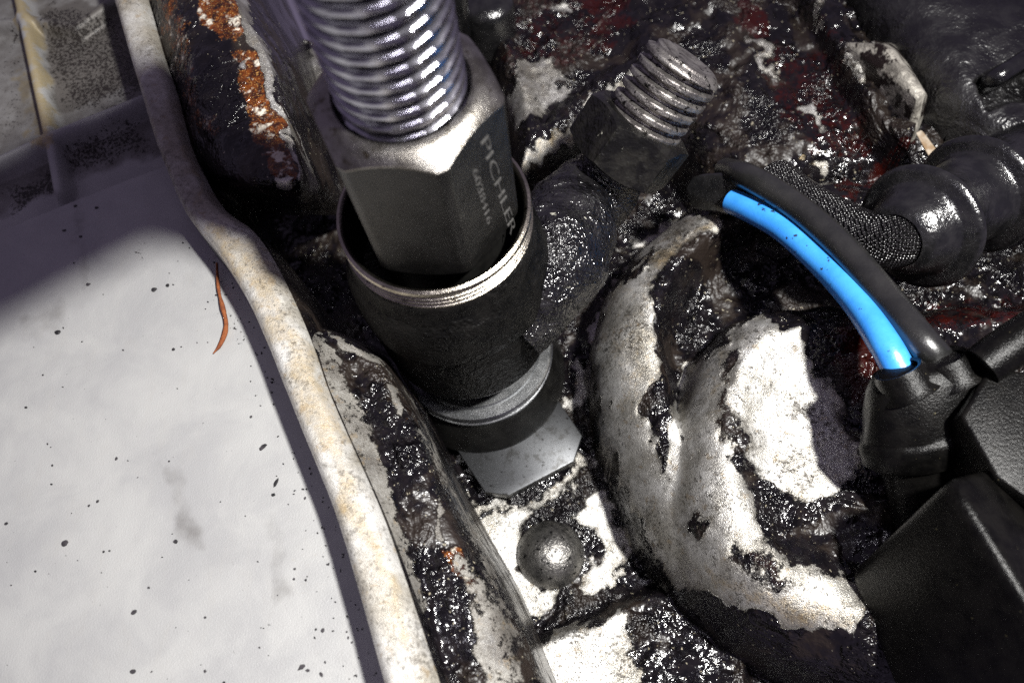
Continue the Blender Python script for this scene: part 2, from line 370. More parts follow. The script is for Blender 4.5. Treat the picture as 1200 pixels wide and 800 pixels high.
M_tan = mat_simple('tan_stained_strip', (0.30, 0.20, 0.11), (0.55, 0.48, 0.38), 0.5, 0.0, 3.0)
def mat_braid():
    t = NT('braided_sleeve'); v = t.voro(14.0, 'F1', None, 0.25)
    return t.out(t.mix(t.step(v, 0.2, 0.6), (0.02, 0.018, 0.02), (0.004, 0.004, 0.004)), 0.24, 0.0, t.bump(t.math('MULTIPLY', v, -1.0), 0.10), 0.7)
M_braid = mat_braid()

# ------------------------------------------------------------------ cylinder head casting
head = thing('cylinder_head', 'oil-blackened pale aluminium engine casting with rounded bosses around the injector pocket', 'engine casting', (3, -2, -7.5))
gx = np.arange(-8.5, 19.0, 0.06); gy = np.arange(-11.0, 14.0, 0.06)
X, Y = np.meshgrid(gx, gy); nr, nc = X.shape; x = X.ravel(); y = Y.ravel()
z = np.full(x.shape, -7.5)
def rnd(t): t = np.clip(t, 0, 1); return np.sqrt(1-(1-t)**2)
def smax(a, b, k=0.25):
    h_ = np.clip(0.5+0.5*(b-a)/k, 0, 1); return a*(1-h_)+b*h_+k*h_*(1-h_)
xw = x+0.10*fbm(x, y, 0.8, 3, 3); yw = y+0.10*fbm(x, y, 0.8, 3, 9)
st = sdist(xw, yw, wp([(596, 748), (700, 712), (772, 676), (880, 720), (900, 920), (560, 920)], -7.4))
z += 0.55*ss(-0.15, 0.40, st)
du = sdist(xw, yw, wp([(330, -140), (560, 30), (590, 110), (606, 190), (672, 152), (738, 98), (790, 150), (850, 220), (1400, 240), (1400, -140)], -5.6))
zu = -7.5+1.9*rnd(du/0.9)+np.clip((x-5)*0.10, 0, 1.1)*ss(0, 1.5, du)
rim = ldist(xw, yw, wp([(600, 190), (672, 150), (738, 96), (760, 70)], -5.5))
zu += 0.28*np.exp(-(rim/0.32)**2)
zu -= 0.5*ss(0.5, 1.3, du)*(1-ss(7.5, 8.5, x+0*y))*ss(5.2, 4.4, x)
z = smax(z, zu, 0.2)
da = sdist(xw, yw, wp([(850, 228), (795, 258), (740, 305), (704, 355), (686, 420), (700, 515), (742, 625), (800, 715), (860, 760), (1400, 760), (1400, 228)], -6.8))
za = -7.5+2.7*rnd(da/1.65)-1.5*ss(1.6, 2.3, da)
z = smax(z, za, 0.15)
db = sdist(xw, yw, wp([(905, 372), (845, 388), (803, 430), (772, 510), (766, 600), (792, 690), (850, 752), (940, 800), (1060, 850), (1400, 900), (1400, 372)], -6.3))
zb = -7.5+3.6*rnd(db/1.45)-0.55*ss(1.3, 2.6, db)+0.12*fbm(x, y, 1.5, 3, 55)*ss(0.8, 1.6, db)
z = smax(z, zb, 0.2)
# raised rib with chipped edge and its lower continuation
rb0 = 0; rb = sdist(x, y, wp([(983, 56), (1036, 50), (1086, 108), (1066, 172), (1030, 140)], -4.2)); z = np.where(rb > -0.14, np.maximum(z, z+(-4.05-z)*ss(-0.14, 0.06, rb)-0.2*ss(0, 1.2, rb)), z)
rb2 = sdist(x, y, wp([(930, -40), (962, -40), (1002, 38), (1030, 62), (985, 62)], -4.4)); z = np.where(rb2 > -0.14, np.maximum(z, z+(-4.3-z)*ss(-0.14, 0.06, rb2)), z)
z += 0.06*fbm(x, y, 0.9, 4, 1)
z -= 0.8*(1-ss(-7.5, -6.4, z))
V = np.stack([x, y, z], 1)
LIGHT = [
 ([(553, 618), (600, 598), (628, 596), (606, 640), (618, 676), (655, 684), (652, 712), (620, 730), (584, 690)], 0.95),
 ([(668, 588), (716, 566), (746, 636), (742, 664), (694, 696), (672, 690), (694, 650), (690, 612)], 0.95),
 ([(655, 425), (684, 430), (688, 478), (664, 470)], 0.9), ([(538, 552), (570, 588), (610, 588), (686, 530), (700, 548), (640, 592), (575, 606), (540, 585)], 0.68),
 ([(630, 752), (742, 708), (772, 740), (768, 830), (640, 830)], 0.95), ([(770, 735), (830, 760), (830, 830), (770, 830)], 0.52),
 ([(686, 400), (712, 345), (766, 296), (822, 258), (842, 234), (856, 262), (860, 300), (905, 380), (960, 400), (1010, 450), (1020, 560), (1000, 640), (1010, 700), (1000, 750), (920, 730), (840, 700), (800, 690), (745, 620), (700, 505)], 0.93),
 ([(722, 300), (800, 232), (838, 228), (840, 250), (770, 300)], 0.62),
 ([(598, 190), (640, 160), (690, 122), (735, 86), (742, 105), (700, 140), (650, 178), (612, 205)], 0.92),
 ([(584, 96), (610, 80), (650, 66), (668, 92), (640, 128), (600, 160)], 0.62), ([(640, 10), (660, 0), (668, 14), (650, 28)], 0.7),
 ([(355, 50), (400, 20), (420, 90), (390, 130), (362, 120)], 0.62), ([(300, -40), (370, -40), (380, 40), (340, 30)], 0.52), ([(375, 190), (395, 190), (398, 230), (380, 230)], 0.8),
 ([(985, 60), (1034, 52), (1084, 108), (1076, 122), (1040, 88), (1010, 92)], 0.66), ([(945, -10), (965, -10), (985, 40), (970, 40)], 0.64),
 ([(872, 50), (890, 45), (905, 70), (925, 66), (930, 80), (895, 82)], 0.98), ([(936, 128), (950, 116), (966, 152)], 0.98), ([(936, 190), (968, 186), (958, 204)], 0.98),
 ([(760, 75), (740, 95), (725, 110), (730, 80)], 0.75),
]
RED = [([(660, -20), (745, -20), (740, 45), (690, 40)], 0.62), ([(560, -20), (690, -20), (680, 80), (600, 70)], 0.36), ([(845, -10), (890, -10), (900, 40), (860, 50)], 0.6),
       ([(990, 380), (1040, 370), (1075, 440), (1030, 470), (990, 460)], 0.66), ([(1060, 350), (1200, 340), (1200, 410), (1110, 400)], 0.48), ([(965, 205), (1045, 190), (1050, 225), (980, 235)], 0.6),
       ([(960, 0), (990, 30), (1000, 60), (975, 30)], 0.75), ([(1040, 150), (1080, 170), (1070, 190), (1040, 180)], 0.6), ([(880, 640), (960, 690), (940, 700), (870, 670)], 0.5), ([(720, 110), (745, 100), (750, 150), (730, 160)], 0.6),
       ([(860, 20), (1000, 60), (1030, 190), (940, 190)], 0.46), ([(950, 380), (1100, 360), (1110, 520), (1000, 500)], 0.46), ([(560, -20), (740, -20), (730, 60), (600, 110)], 0.44)]
YEL = [([(598, 190), (735, 90), (742, 105), (612, 205)], 0.62), ([(640, 145), (655, 140), (660, 160), (645, 165)], 0.9), ([(740, 300), (850, 240), (855, 270), (775, 320)], 0.6), ([(690, 340), (770, 310), (780, 480), (720, 520)], 0.42),
       ([(800, 640), (1000, 720), (1000, 760), (850, 700)], 0.55), ([(850, 390), (800, 470), (830, 480), (860, 420)], 0.45), ([(985, 50), (1090, 110), (1060, 170)], 0.4), ([(870, 45), (960, 200), (930, 200)], 0.7)]
DARK = [([(762, 322), (800, 292), (850, 276), (912, 330), (918, 372), (862, 384), (812, 424), (786, 490), (776, 560), (768, 520), (754, 468), (774, 418)], 1.0), ([(852, 500), (866, 488), (900, 560), (950, 590), (1020, 560), (1030, 680), (960, 682), (900, 650), (872, 590)], 0.72),
 ([(845, 420), (868, 405), (862, 460), (872, 500), (850, 530), (842, 470)], 0.62), ([(960, 390), (1100, 380), (1100, 600), (1010, 560), (985, 480), (940, 420)], 0.66), ([(800, 600), (818, 590), (830, 620), (812, 630)], 0.7), ([(870, 620), (930, 680), (900, 690), (860, 660)], 0.5),
 ([(704, 540), (745, 625), (800, 704), (900, 745), (1000, 765), (1000, 900), (760, 900)], 0.62), ([(806, 480), (822, 470), (820, 540), (806, 550)], 0.45), ([(735, 400), (752, 380), (748, 440), (736, 440)], 0.35)]  # lower lobe flank: dark crust that also paints in the shade there
L = rmask(V, LIGHT, 12)-rmask(V, DARK, 13); Rm = rmask(V, RED); Ym = rmask(V, YEL)
dirtamp = 1-ss(0.4, 0.7, L)
z2 = V[:, 2]+dirtamp*(0.15*fbm(x, y, 2.6, 4, 21)+0.30*fbm(x, y, 1.1, 3, 61)*ss(5.0, 6.5, x+0.5*y))+0.015*fbm(x, y, 7, 2, 31)
V[:, 2] = z2
keep = np.ones(len(x), bool)
obj('pocket_casting', V, gridf(nr, nc), M_head, head, attr=np.stack([L, Rm, Ym, np.ones_like(L)], 1))

# ------------------------------------------------------------------ valve cover: panel, ribs, rim
cover = thing('valve_cover', 'pale grey metal cover plate with raised rim and ribs at far left', 'engine cover', (-10, 0, -2))
LIP = [(-80, 108, 150), (-40, 120, 160), (0, 133, 172), (60, 150, 189), (110, 165, 206), (160, 180, 219), (200, 195, 236), (240, 212, 260), (265, 229, 293), (300, 257, 318),
       (350, 288, 343), (400, 311, 364), (450, 331, 381), (500, 351, 402), (600, 391, 446), (700, 421, 481), (800, 449, 514), (900, 480, 548), (960, 500, 570)]
zl = -1.0
midline = [P((a+b)/2, yy, zl) for yy, a, b in LIP]
gx = np.arange(-20, -0.5, 0.06); gy = np.arange(-12.5, 14.5, 0.06); X, Y = np.meshgrid(gx, gy); nr, nc = X.shape; x = X.ravel(); y = Y.ravel()
lx = np.interp(y, [m[1] for m in midline][::-1], [m[0] for m in midline][::-1])
z = np.full(x.shape, -2.3)
up = sdist(x, y, wp([(-400, 400), (0, 256), (60, 232), (120, 208), (205, 176), (230, -300), (-400, -300)], -2.0))
z -= 0.6*ss(-0.08, 0.16, up)
r1 = ldist(x, y, wp([(4, -60), (22, 20), (40, 105), (52, 160), (62, 215)], -2.2)); z += ss(0, 0.1, up)*0.55*np.exp(-(r1/0.20)**4)
r2 = ldist(x, y, wp([(-80, 214), (0, 180), (60, 152), (110, 132), (180, 104)], -2.2)); z += ss(0, 0.1, up)*np.maximum(0, 0.62*np.exp(-(r2/0.15)**4)-0.55*np.exp(-(r1/0.20)**4)*np.exp(-(r2/0.15)**4))
r3 = ldist(x, y, wp([(-60, 20), (30, 12), (80, 20), (150, -30)], -2.2)); z += ss(0, 0.1, up)*np.maximum(0, 0.40*np.exp(-(r3/0.2)**4)*(1-np.exp(-(r1/0.2)**4)))
z += 0.012*fbm(x, y, 0.5, 4, 2)+0.004*fbm(x, y, 4, 2, 8)
V = np.stack([x, y, z], 1)
f = gridf(nr, nc); cxs = x[f].mean(1); lxs = lx[f].mean(1); f = f[cxs < lxs]
PD = [([(40, 20), (60, 0), (140, 20), (165, 90), (160, 120), (95, 140), (70, 120)], 0.52), ([(60, 160), (160, 120), (190, 170), (110, 210), (75, 215)], 0.50), ([(40, 10), (55, 20), (75, 140), (60, 145)], 0.52),
      ([(0, 215), (60, 190), (60, 225), (0, 252)], 0.54), ([(0, 20), (16, 20), (26, 60), (10, 70), (0, 60)], 0.45), ([(0, 60), (30, 60), (40, 160), (0, 170)], 0.30), ([(60, 185), (185, 155), (195, 175), (70, 228)], 0.40),
      ([(150, 283), (176, 283), (176, 312), (155, 310)], 0.30), ([(225, 270), (262, 295), (345, 480), (330, 480), (250, 350)], 0.24)]
PF = [([(82, 215), (98, 215), (108, 350), (92, 350)], 0.42), ([(180, 540), (215, 545), (245, 640), (215, 640)], 0.40), ([(20, 370), (90, 340), (80, 395), (30, 410)], 0.36), ([(300, 600), (330, 600), (350, 700), (320, 720)], 0.36), ([(-300, -200), (215, -200), (215, 178), (60, 228), (-300, 380)], 0.60), ([(45, 0), (170, 0), (170, 100), (60, 145)], 0.9)]  # grey film; the large upper-left areas also paint in dimmer light
PY = [([(5, -20), (40, -20), (70, 150), (45, 160)], 0.75), ([(30, 100), (75, 130), (75, 165), (40, 165)], 0.7), ([(330, 640), (400, 620), (420, 720), (340, 700)], 0.30), ([(190, 480), (330, 500), (340, 640), (230, 560)], 0.18)]
ux, uy = np.unique(f), None
remap = -np.ones(len(x), int); remap[ux] = np.arange(len(ux))
V = V[ux]; f = remap[f]
RBM = 1-0.75*np.maximum(np.exp(-(r1/0.22)**4), np.exp(-(r2/0.17)**4))[ux]
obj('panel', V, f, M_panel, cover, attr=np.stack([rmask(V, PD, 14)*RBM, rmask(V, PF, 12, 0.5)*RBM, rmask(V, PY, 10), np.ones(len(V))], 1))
rows = []
for yy, a, b in LIP:
    A = P(a, yy, zl-0.10); B = P(b, yy, zl-0.15); w_ = B-A; w_[2] = 0
    def q(t, zz): p = A+w_*t; p[2] = zz; return p
    rows.append([q(-0.06, -3.2), q(-0.05, -2.35), q(0.0, zl-0.30), q(0.07, zl-0.08), q(0.25, zl+0.02), q(0.62, zl+0.0), q(0.82, zl-0.09), q(1.0, zl-0.36), q(1.10, zl-0.8), q(1.22, -2.6), q(1.35, -5), q(1.42, -7.8)])
G = loft(rows, 420, 90); V = G.reshape(-1, 3)
V[:, 2] += 0.02*fbm(V[:, 0], V[:, 1], 2.5, 4, 4)
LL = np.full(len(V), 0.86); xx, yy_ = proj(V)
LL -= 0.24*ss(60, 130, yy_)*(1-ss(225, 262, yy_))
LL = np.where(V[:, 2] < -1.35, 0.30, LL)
YL = rmask(V, [([(225, 262), (250, 250), (320, 320), (390, 460), (430, 560), (500, 760), (480, 760), (400, 580), (350, 480), (290, 350)], 0.55), ([(205, 150), (222, 160), (240, 240), (220, 240)], 0.6)], 14)
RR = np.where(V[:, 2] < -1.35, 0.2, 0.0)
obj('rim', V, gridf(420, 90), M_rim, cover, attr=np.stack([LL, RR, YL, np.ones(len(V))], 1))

# crusted shelf beside the rim (lower) and rusty boss (upper)
SH = [(383, 352, 366, 372, 377, 384), (396, 361, 384, 402, 410, 420), (420, 370, 404, 438, 450, 466), (450, 380, 418, 456, 470, 490), (500, 400, 440, 482, 498, 514), (600, 444, 474, 519, 543, 560), (700, 478, 502, 564, 598, 614), (800, 511, 524, 596, 640, 655), (900, 545, 556, 628, 684, 700), (960, 568, 580, 650, 710, 725)]
rows = []
for yy, l, cl, cr, ed, ba in SH:
    tip = -0.5 if yy < 390 else 0
    rows.append([P(l-6, yy, -1.35+tip), P(l+4, yy, -1.42+tip), P(cl, yy, -1.85+tip), P((cl+cr)/2, yy, -1.88+tip), P(cr, yy, -2.0+tip), P((cr+ed)/2+2, yy, -2.35+tip), P(ed, yy, -3.1+tip), P((ed+ba)/2, yy, -5.2), P(ba, yy, -8.6)])
G = loft(rows, 330, 110); V = G.reshape(-1, 3)
SL = [([(340, 360), (372, 385), (404, 415), (440, 505), (474, 605), (502, 705), (524, 830), (490, 830), (440, 600), (395, 500), (355, 400)], 0.60), ([(380, 385), (420, 400), (450, 420), (462, 448), (452, 440), (430, 416), (400, 412)], 0.75),
      ([(448, 452), (462, 460), (470, 490), (458, 484)], 0.9), ([(510, 575), (522, 600), (520, 645), (512, 625)], 0.85), ([(522, 640), (560, 660), (600, 720), (620, 800), (560, 830), (556, 720)], 0.56), ([(550, 700), (580, 720), (600, 790), (570, 790)], 0.68),
      ([(462, 445), (480, 450), (560, 610), (600, 700), (640, 800), (625, 800), (560, 660), (520, 580)], 0.50)]
SR = [([(515, 640), (540, 645), (570, 690), (560, 700), (530, 665)], 0.7), ([(470, 470), (480, 490), (472, 500)], 0.5)]
LM = rmask(V, SL, 9, 0.5); RM = rmask(V, SR, 6, 0.5)
V[:, 2] += (1-ss(0.4, 0.6, LM))*0.07*fbm(V[:, 0], V[:, 1], 3.5, 4, 14)
LM = np.where(V[:, 2] < -3.6, 0.25, LM)
shelf = thing('crusted_casting_shelf', 'grey sloping casting shelf with sparkling black crust below the pale rim', 'engine casting', (-2, -5, -7.5))
obj('shelf_wall', V, gridf(330, 110), M_shelf, shelf, attr=np.stack([LM, RM, np.zeros(len(V)), np.ones(len(V))], 1))

BS = [(-90, 150, 176, 206, 246, 270, 292, 0), (-30, 163, 190, 225, 262, 287, 310, 0), (0, 172, 202, 240, 276, 299, 322, 0), (60, 190, 224, 270, 310, 328, 348, 0), (110, 206, 240, 287, 327, 343, 362, 0), (160, 222, 260, 305, 342, 356, 376, 0),
      (195, 238, 284, 320, 351, 364, 387, 0), (216, 258, 304, 328, 352, 367, 393, -0.15), (228, 272, 314, 333, 352, 368, 396, -0.9), (240, 284, 322, 338, 354, 371, 400, -2.6), (252, 294, 330, 344, 358, 376, 404, -5.5)]
rows = []
for yy, l, cl, md, cr, sd, ba, dz in BS:
    rows.append([P(l-8, yy, -1.7+dz*0.5), P(l+2, yy, -1.4+dz), P(cl, yy, -0.62+dz), P(md, yy, -0.45+dz), P(cr-5, yy, -0.5+dz), P(cr+3, yy, -0.75+dz), P(sd, yy, -1.9+dz*0.8), P(ba, yy, -4.2+dz*0.4), P(ba+14, yy, -8.6)])
G = loft(rows, 300, 120); V = G.reshape(-1, 3)
BR = [([(222, -40), (285, -40), (294, 25), (278, 48), (250, 40), (228, 20)], 0.72), ([(268, 60), (306, 62), (325, 110), (350, 200), (346, 222), (325, 212), (300, 160), (283, 110)], 0.74), ([(170, -30), (205, -30), (240, 110), (262, 165), (240, 165), (200, 90)], 0.46)]
BL = [([(262, -40), (275, -40), (300, 30), (318, 60), (330, 115), (356, 205), (350, 212), (338, 170), (318, 112), (300, 70), (290, 40)], 0.80), ([(322, 205), (345, 205), (343, 222), (326, 222)], 0.85),
      ([(296, 30), (316, 60), (345, 130), (362, 160), (360, 190), (345, 150), (320, 90)], 0.52), ([(275, 74), (284, 68), (284, 84), (274, 84)], 0.8), ([(350, 150), (366, 190), (388, 250), (376, 250), (356, 200)], 0.66), ([(176, -10), (200, 60), (214, 100), (206, 100), (188, 50)], 0.56)]
LM = rmask(V, BL, 6, 0.5); RM = rmask(V, BR, 9, 0.6)
top = ss(-1.1, -0.7, V[:, 2])
V[:, 2] += top*(1-ss(0.45, 0.65, LM))*0.10*fbm(V[:, 0], V[:, 1], 3.0, 5, 77)
boss = thing('rusty_casting_rail', 'rust-flecked black crusted casting rail left of the threaded spindle', 'engine casting', (-5, 4, -7.5))
obj('rail_body', V, gridf(300, 120), M_boss, boss, attr=np.stack([LM, RM, rmask(V, [([(280, -40), (300, 20), (340, 170), (320, 160)], 0.4)], 10), np.ones(len(V))], 1))

# ------------------------------------------------------------------ injector
inj = thing('fuel_injector', 'black oily fuel injector with bright threaded collar, standing in the pocket', 'injector', (0.1, 0, -7.5))
ax0 = (-0.06, 0.02, 0.0); Z = (0, 0, 1)
lathe('body', [(1.90, 0.26), (1.94, 0.22), (1.96, 0.0), (1.98, -0.4), (2.08, -0.55), (2.16, -0.9), (2.2, -1.5), (2.2, -1.86), (2.10, -1.94), (2.13, -2.4), (2.1, -3.4), (2.06, -4.3), (1.95, -4.62), (1.6, -4.7), (1.5, -4.72), (1.5, -6.0)], ax0, Z, M_tarw, inj, 96, 50, 0.02)
pr = [(1.80, 0.30), (1.80, 0.38), (1.84, 0.44), (1.88, 0.46), (1.94, 0.43), (1.955, 0.36)]
zz = 0.36
while zz > -0.02:
    pr += [(1.955, zz), (1.95, zz-0.05), (1.88, zz-0.09), (1.955, zz-0.13)]; zz -= 0.14
pr += [(1.93, -0.55)]
lathe('collar_bore', [(1.30, -0.9), (1.77, -0.9), (1.773, 0.645)], ax0, Z, M_tarw, inj, 96)
lathe('threaded_collar', [(r*0.985, q+0.34) for r, q in pr], ax0, Z, M_ring, inj, 120, 45)
lathe('flange', [(1.4, -5.78), (1.72, -5.80), (1.76, -5.84), (1.80, -5.80), (2.06, -5.82), (2.10, -5.86), (2.10, -5.98), (2.04, -6.02), (2.04, -6.06), (2.11, -6.10), (2.11, -6.20), (2.02, -6.26)], ax0, Z, M_flange, inj, 120, 40)
PL = [(543, 537), (568, 576), (596, 580), (672, 540), (682, 510), (650, 462), (560, 430), (505, 480)]
hull('seat_plate', [P(a, b, -7.6) for a, b in PL]+[P(a, b, -7.6)+np.array([0, 0, -0.42]) for a, b in PL], M_mach, inj, 0.035, 2)
lathe('neck', [(1.9, -6.2), (2.05, -6.24), (2.12, -6.5), (2.40, -7.45), (2.42, -7.62)], ax0, Z, M_black, inj, 72)
lathe('stem', [(1.6, -7.9), (1.5, -8.6)], ax0, Z, M_tar, inj, 48)
# side fuel inlet
tip = P(806, 70, -0.4); ax = camdir(0.50, -0.68, -0.52); base = tip-ax*1.55
nutc = tip-ax*2.9; M_tars = mat_tar('tarry_nut_steel', 0.26, 0.03, (0.004, 0.0038, 0.0036), (0.014, 0.013, 0.011), False, 0.5)
tube('inlet_arm', [np.array([0.9, -0.5, -2.6]), P(650, 300, -2.2), P(672, 245, -3.1), nutc-ax*0.6-np.array([0, 0, 0.3]), nutc+ax*0.1], 0.92, M_tar, inj, 72, 110, True, [1.5, 1.35, 1.15, 1.05, 0.9], 0.12)
def hexnut(name, c, axis, R, h, mat, parent, rot=0.0, ch=0.12):
    u, v, a = frame(axis); n = 144; th = np.arange(n)*2*math.pi/n
    ap = R*math.cos(math.pi/6); ph = (th-rot) % (math.pi/3)-math.pi/6
    rh = np.minimum(ap/np.cos(ph), R*0.992); V = []
    def ringv(rr, zz): V.append(np.array(c)+np.outer(rr*np.cos(th), u)+np.outer(rr*np.sin(th), v)+np.outer(zz*np.ones(n), a))
    ringv(np.full(n, 0.02), np.zeros(n)); ringv(np.full(n, ap*0.96), np.zeros(n)); ringv(rh, (rh-ap*0.96)*0.6); ringv(rh, h-(rh-ap*0.94)*0.6); ringv(np.full(n, ap*0.94), h*np.ones(n)); ringv(np.full(n, 0.02), h*np.ones(n))
    return obj(name, np.concatenate(V), gridf(6, n, True), mat, parent, autosmooth=14)
hexnut('inlet_nut', nutc, ax, 1.42, 1.25, M_tars, inj, 0.1)
lathe('inlet_neck', [(0.80, 0.3), (0.80, 1.4), (0.74, 1.7)], nutc, ax, M_tar, inj, 40)
thread('inlet_thread', 0.98, 0.17, 0.31, -0.4, 1.55, base, ax, M_stub, inj, 80, 14, 0.14)

# ------------------------------------------------------------------ puller: spindle and hex adapter
pul = thing('injector_puller', 'black hexagonal adapter with coarse silver threaded spindle standing in the injector collar', 'puller tool', (0, 0, -1.0))
thread('spindle', 1.05, 0.17, 0.275, 3.4, 11.0, (0, 0, 0), Z, M_spin, pul, 128, 14)
SHADOW_BAR = [(2.2, -0.88), (-5.0, -5.44), (-6.4, -3.25), (1.4, 1.70)]
RX = 1.65; AP = RX*math.cos(math.pi/6); ROT = math.radians(-5)
n = 240; th = np.arange(n)*2*math.pi/n; ph = (th-ROT) % (math.pi/3)-math.pi/6
# corner directions lie at ROT + k*60 degrees
rh = AP/np.cos(ph); rh = np.minimum(rh, RX*0.972)
zt, rc = 4.15, 1.32
def rings(L_):
    return np.concatenate([np.stack([rr*np.cos(th), rr*np.sin(th), zz*np.ones(n)], 1) for rr, zz in L_])
o1 = np.ones(n)
zc = zt-0.06-(rh-rc)*0.85
hexb = obj('hex_adapter', rings([(rh, zc), (rh, 0.62+(rh-1.3)*0.7), (1.30*o1, 0.52*o1), (1.28*o1, -1.1*o1)]), gridf(4, n, True), M_black, pul, autosmooth=25)
obj('chamfered_top', rings([(1.02*o1, zt-0.5), (1.10*o1, zt-0.06), (1.13*o1, zt*o1), (1.20*o1, zt*o1), (rc*o1, zt-0.04), (rh-0.02, zc+0.02), (rh+0.002, zc), (rh+0.0015, zc-0.035)]), gridf(8, n, True), M_steel, pul, autosmooth=40)
hull('unseen_shadow_bar', [(p[0], p[1], zz) for zz in (9.7, 11.2) for p in SHADOW_BAR], M_black, pul, 0.15, 3)  # added out-of-view bar, shaped to cast the shadow band on the cover
# etched writing on the right-hand face
fa = ROT+math.radians(-30); fn = np.array([math.cos(fa), math.sin(fa), 0]); ft = np.array([-math.sin(fa), math.cos(fa), 0])
def fhit(px, py):
    d = MC.T @ np.array([(px-600)/F, (py-400)/F, 1.0]); t = (AP-CAM.dot(fn))/d.dot(fn); p = CAM+t*d; return p.dot(ft), p[2]
def text(s, p_start, p_end, hgt, name):
    a = fhit(*p_start); b = fhit(*p_end)
    cu = bpy.data.curves.new('t', 'FONT'); cu.body = s; cu.size = 1.0; cu.extrude = 0.002; cu.resolution_u = 3
    cu.offset = -0.012
    to = bpy.data.objects.new('t', cu); COL.objects.link(to); bpy.context.view_layer.update()
    me = bpy.data.meshes.new_from_object(to.evaluated_get(bpy.context.evaluated_depsgraph_get()))
    vs = np.array([v.co[:] for v in me.vertices]); fs = [list(p.vertices) for p in me.polygons]
    bpy.data.objects.remove(to); bpy.data.curves.remove(cu); bpy.data.meshes.remove(me)
    vs[:, 0] -= vs[:, 0].min(); sx = abs(a[1]-b[1])/vs[:, 0].max(); cap = vs[:, 1].max()
    sy = hgt/cap; tt = a[0]+(b[0]-a[0])*vs[:, 0]*sx/abs(a[1]-b[1])
    V = np.outer(tt+vs[:, 1]*sy, ft)+np.outer(AP+0.006+np.sign(vs[:, 2])*0.006, fn); V[:, 2] = a[1]-vs[:, 0]*sx
    return obj(name, V, fs, M_etch, hexb, smooth=False)
text('PICHLER', (563, 168), (598, 276), 0.20, 'etched_name')
text('6038416', (553, 202), (571, 264), 0.14, 'etched_number')

# ------------------------------------------------------------------ ball stud on the pocket floor
bc = P(645, 648, -8.0); bc[2] = -8.3
prf = [(0.02, 0.80)]+[(0.92*math.sin(a), 0.80*math.cos(a)) for a in np.linspace(0.08, math.pi/2, 22)]+[(0.92, -0.1)]
bs = lathe('ball_stud', prf, bc, Z, M_ball, None, 64, 60, 0.01); tag(bs, 'dark steel ball-headed stud on the white corroded pocket floor', 'stud')

# ------------------------------------------------------------------ right side: cables, connector, boot, plastic cover
CZ = -3.4
cab = tube('blue_cable', [P(858, 236, -4.0), P(880, 246, -3.7), P(918, 268, -3.3), P(965, 310, -2.9), P(1005, 355, -2.4), P(1038, 405, -1.9), P(1056, 436, -1.95), P(1084, 468, -2.0)], 0.32, M_blue, None, 28, 90)
tag(cab, 'bright blue insulated cable curving down into the black connector boot', 'cable')
cab = tube('black_cable', [P(850, 200, -4.1), P(878, 208, -3.3), P(930, 240, -2.9), P(985, 288, -2.5), P(1035, 345, -2.1), P(1080, 400, -1.7), P(1104, 430, -1.95), P(1112, 470, -2.1)], 0.33, M_bwir, None, 28, 90)
tag(cab, 'black insulated cable running alongside the blue one above', 'cable')
con = thing('cable_connector', 'large black plastic connector block with rounded cable boot at lower right corner', 'connector', P(1150, 700, -6))
cax = camdir(0.30, 0.95, 0.25); KB = 1.27
def kp(pr_): return [(r*KB, q*KB) for r, q in pr_]
bo = P(1082, 420, 1.7+CZ)
lathe('boot', kp([(0.02, 0.0), (0.62, 0.0), (0.82, 0.10), (0.96, 0.32), (1.08, 0.70), (1.15, 1.02), (1.16, 1.10), (1.22, 1.14), (1.24, 1.22), (1.22, 1.52), (1.16, 1.60), (1.02, 1.62), (0.98, 1.70), (0.96, 2.0), (0.96, 3.2)]), bo, cax, M_conn, con, 72, 38, 0.07, u0=camdir(0.95, -0.30, 0.0), squash=0.62)
LT = ((1126, 486), (1160, 430), (1240, 440), (1240, 610), (1168, 560))
hull('latch', [P(a, b, 2.25+CZ) for a, b in LT]+[P(a, b, 2.25+CZ)-np.array([0, 0, 1.3]) for a, b in LT], M_conn, con, 0.1, 3)
hull('housing', [P(a, b, c+CZ) for a, b, c in ((1112, 558, 2.9), (994, 672, -0.6), (1250, 780, 2.9), (1060, 840, -0.8), (1180, 540, 1.4), (1330, 720, 1.4), (1140, 980, -0.8), (1060, 640, -1.8), (1330, 980, -1.5))], M_conn, con, 0.26, 5)
for k_ in (0, 1):
    lathe('cable_grommet', kp([(0.30, 0.02), (0.36, 0.0), (0.40, 0.08), (0.40, 0.3), (0.5, 0.42)]), (P(1052, 432, 1.85+CZ), P(1104, 420, 1.9+CZ))[k_], camdir(0.45, 0.8, 0.1), M_conn, con, 28)
tube('sleeve', [P(1150, 430, 2.2+CZ), P(1185, 405, 2.4+CZ), P(1240, 370, 2.8+CZ)], 0.42, M_conn, con, 20, 20)
# corrugated boot with braided hose
a0 = P(1078, 266, -2.8); a1 = P(1142, 229, -3.5); hx = (a1-a0)/np.linalg.norm(a1-a0); dl = np.linalg.norm(a1-a0)
hose = thing('corrugated_hose', 'black ribbed rubber hose end with braided sleeve at right edge', 'hose', a0-np.array([0, 0, 1.6]))
pf = []
for c_ in (0.0, dl):
    pf += [(r, c_+q) for q, r in ((-0.24, 1.16), (-0.18, 1.24), (-0.15, 1.42), (-0.09, 1.55), (0.0, 1.58), (0.09, 1.54), (0.14, 1.42), (0.155, 1.20), (0.20, 1.08), (0.40, 1.15), (0.62, 1.17), (0.80, 1.08))]
pf = [(0.66, -0.95), (0.84, -0.88), (0.98, -0.62), (1.12, -0.32)]+pf+[(1.2, dl+1.2), (1.15, dl+3.0)]
lathe('ribbed_boot', [(r*0.95, q) for r, q in pf], a0, hx, M_rub, hose, 80, 60, 0.015)
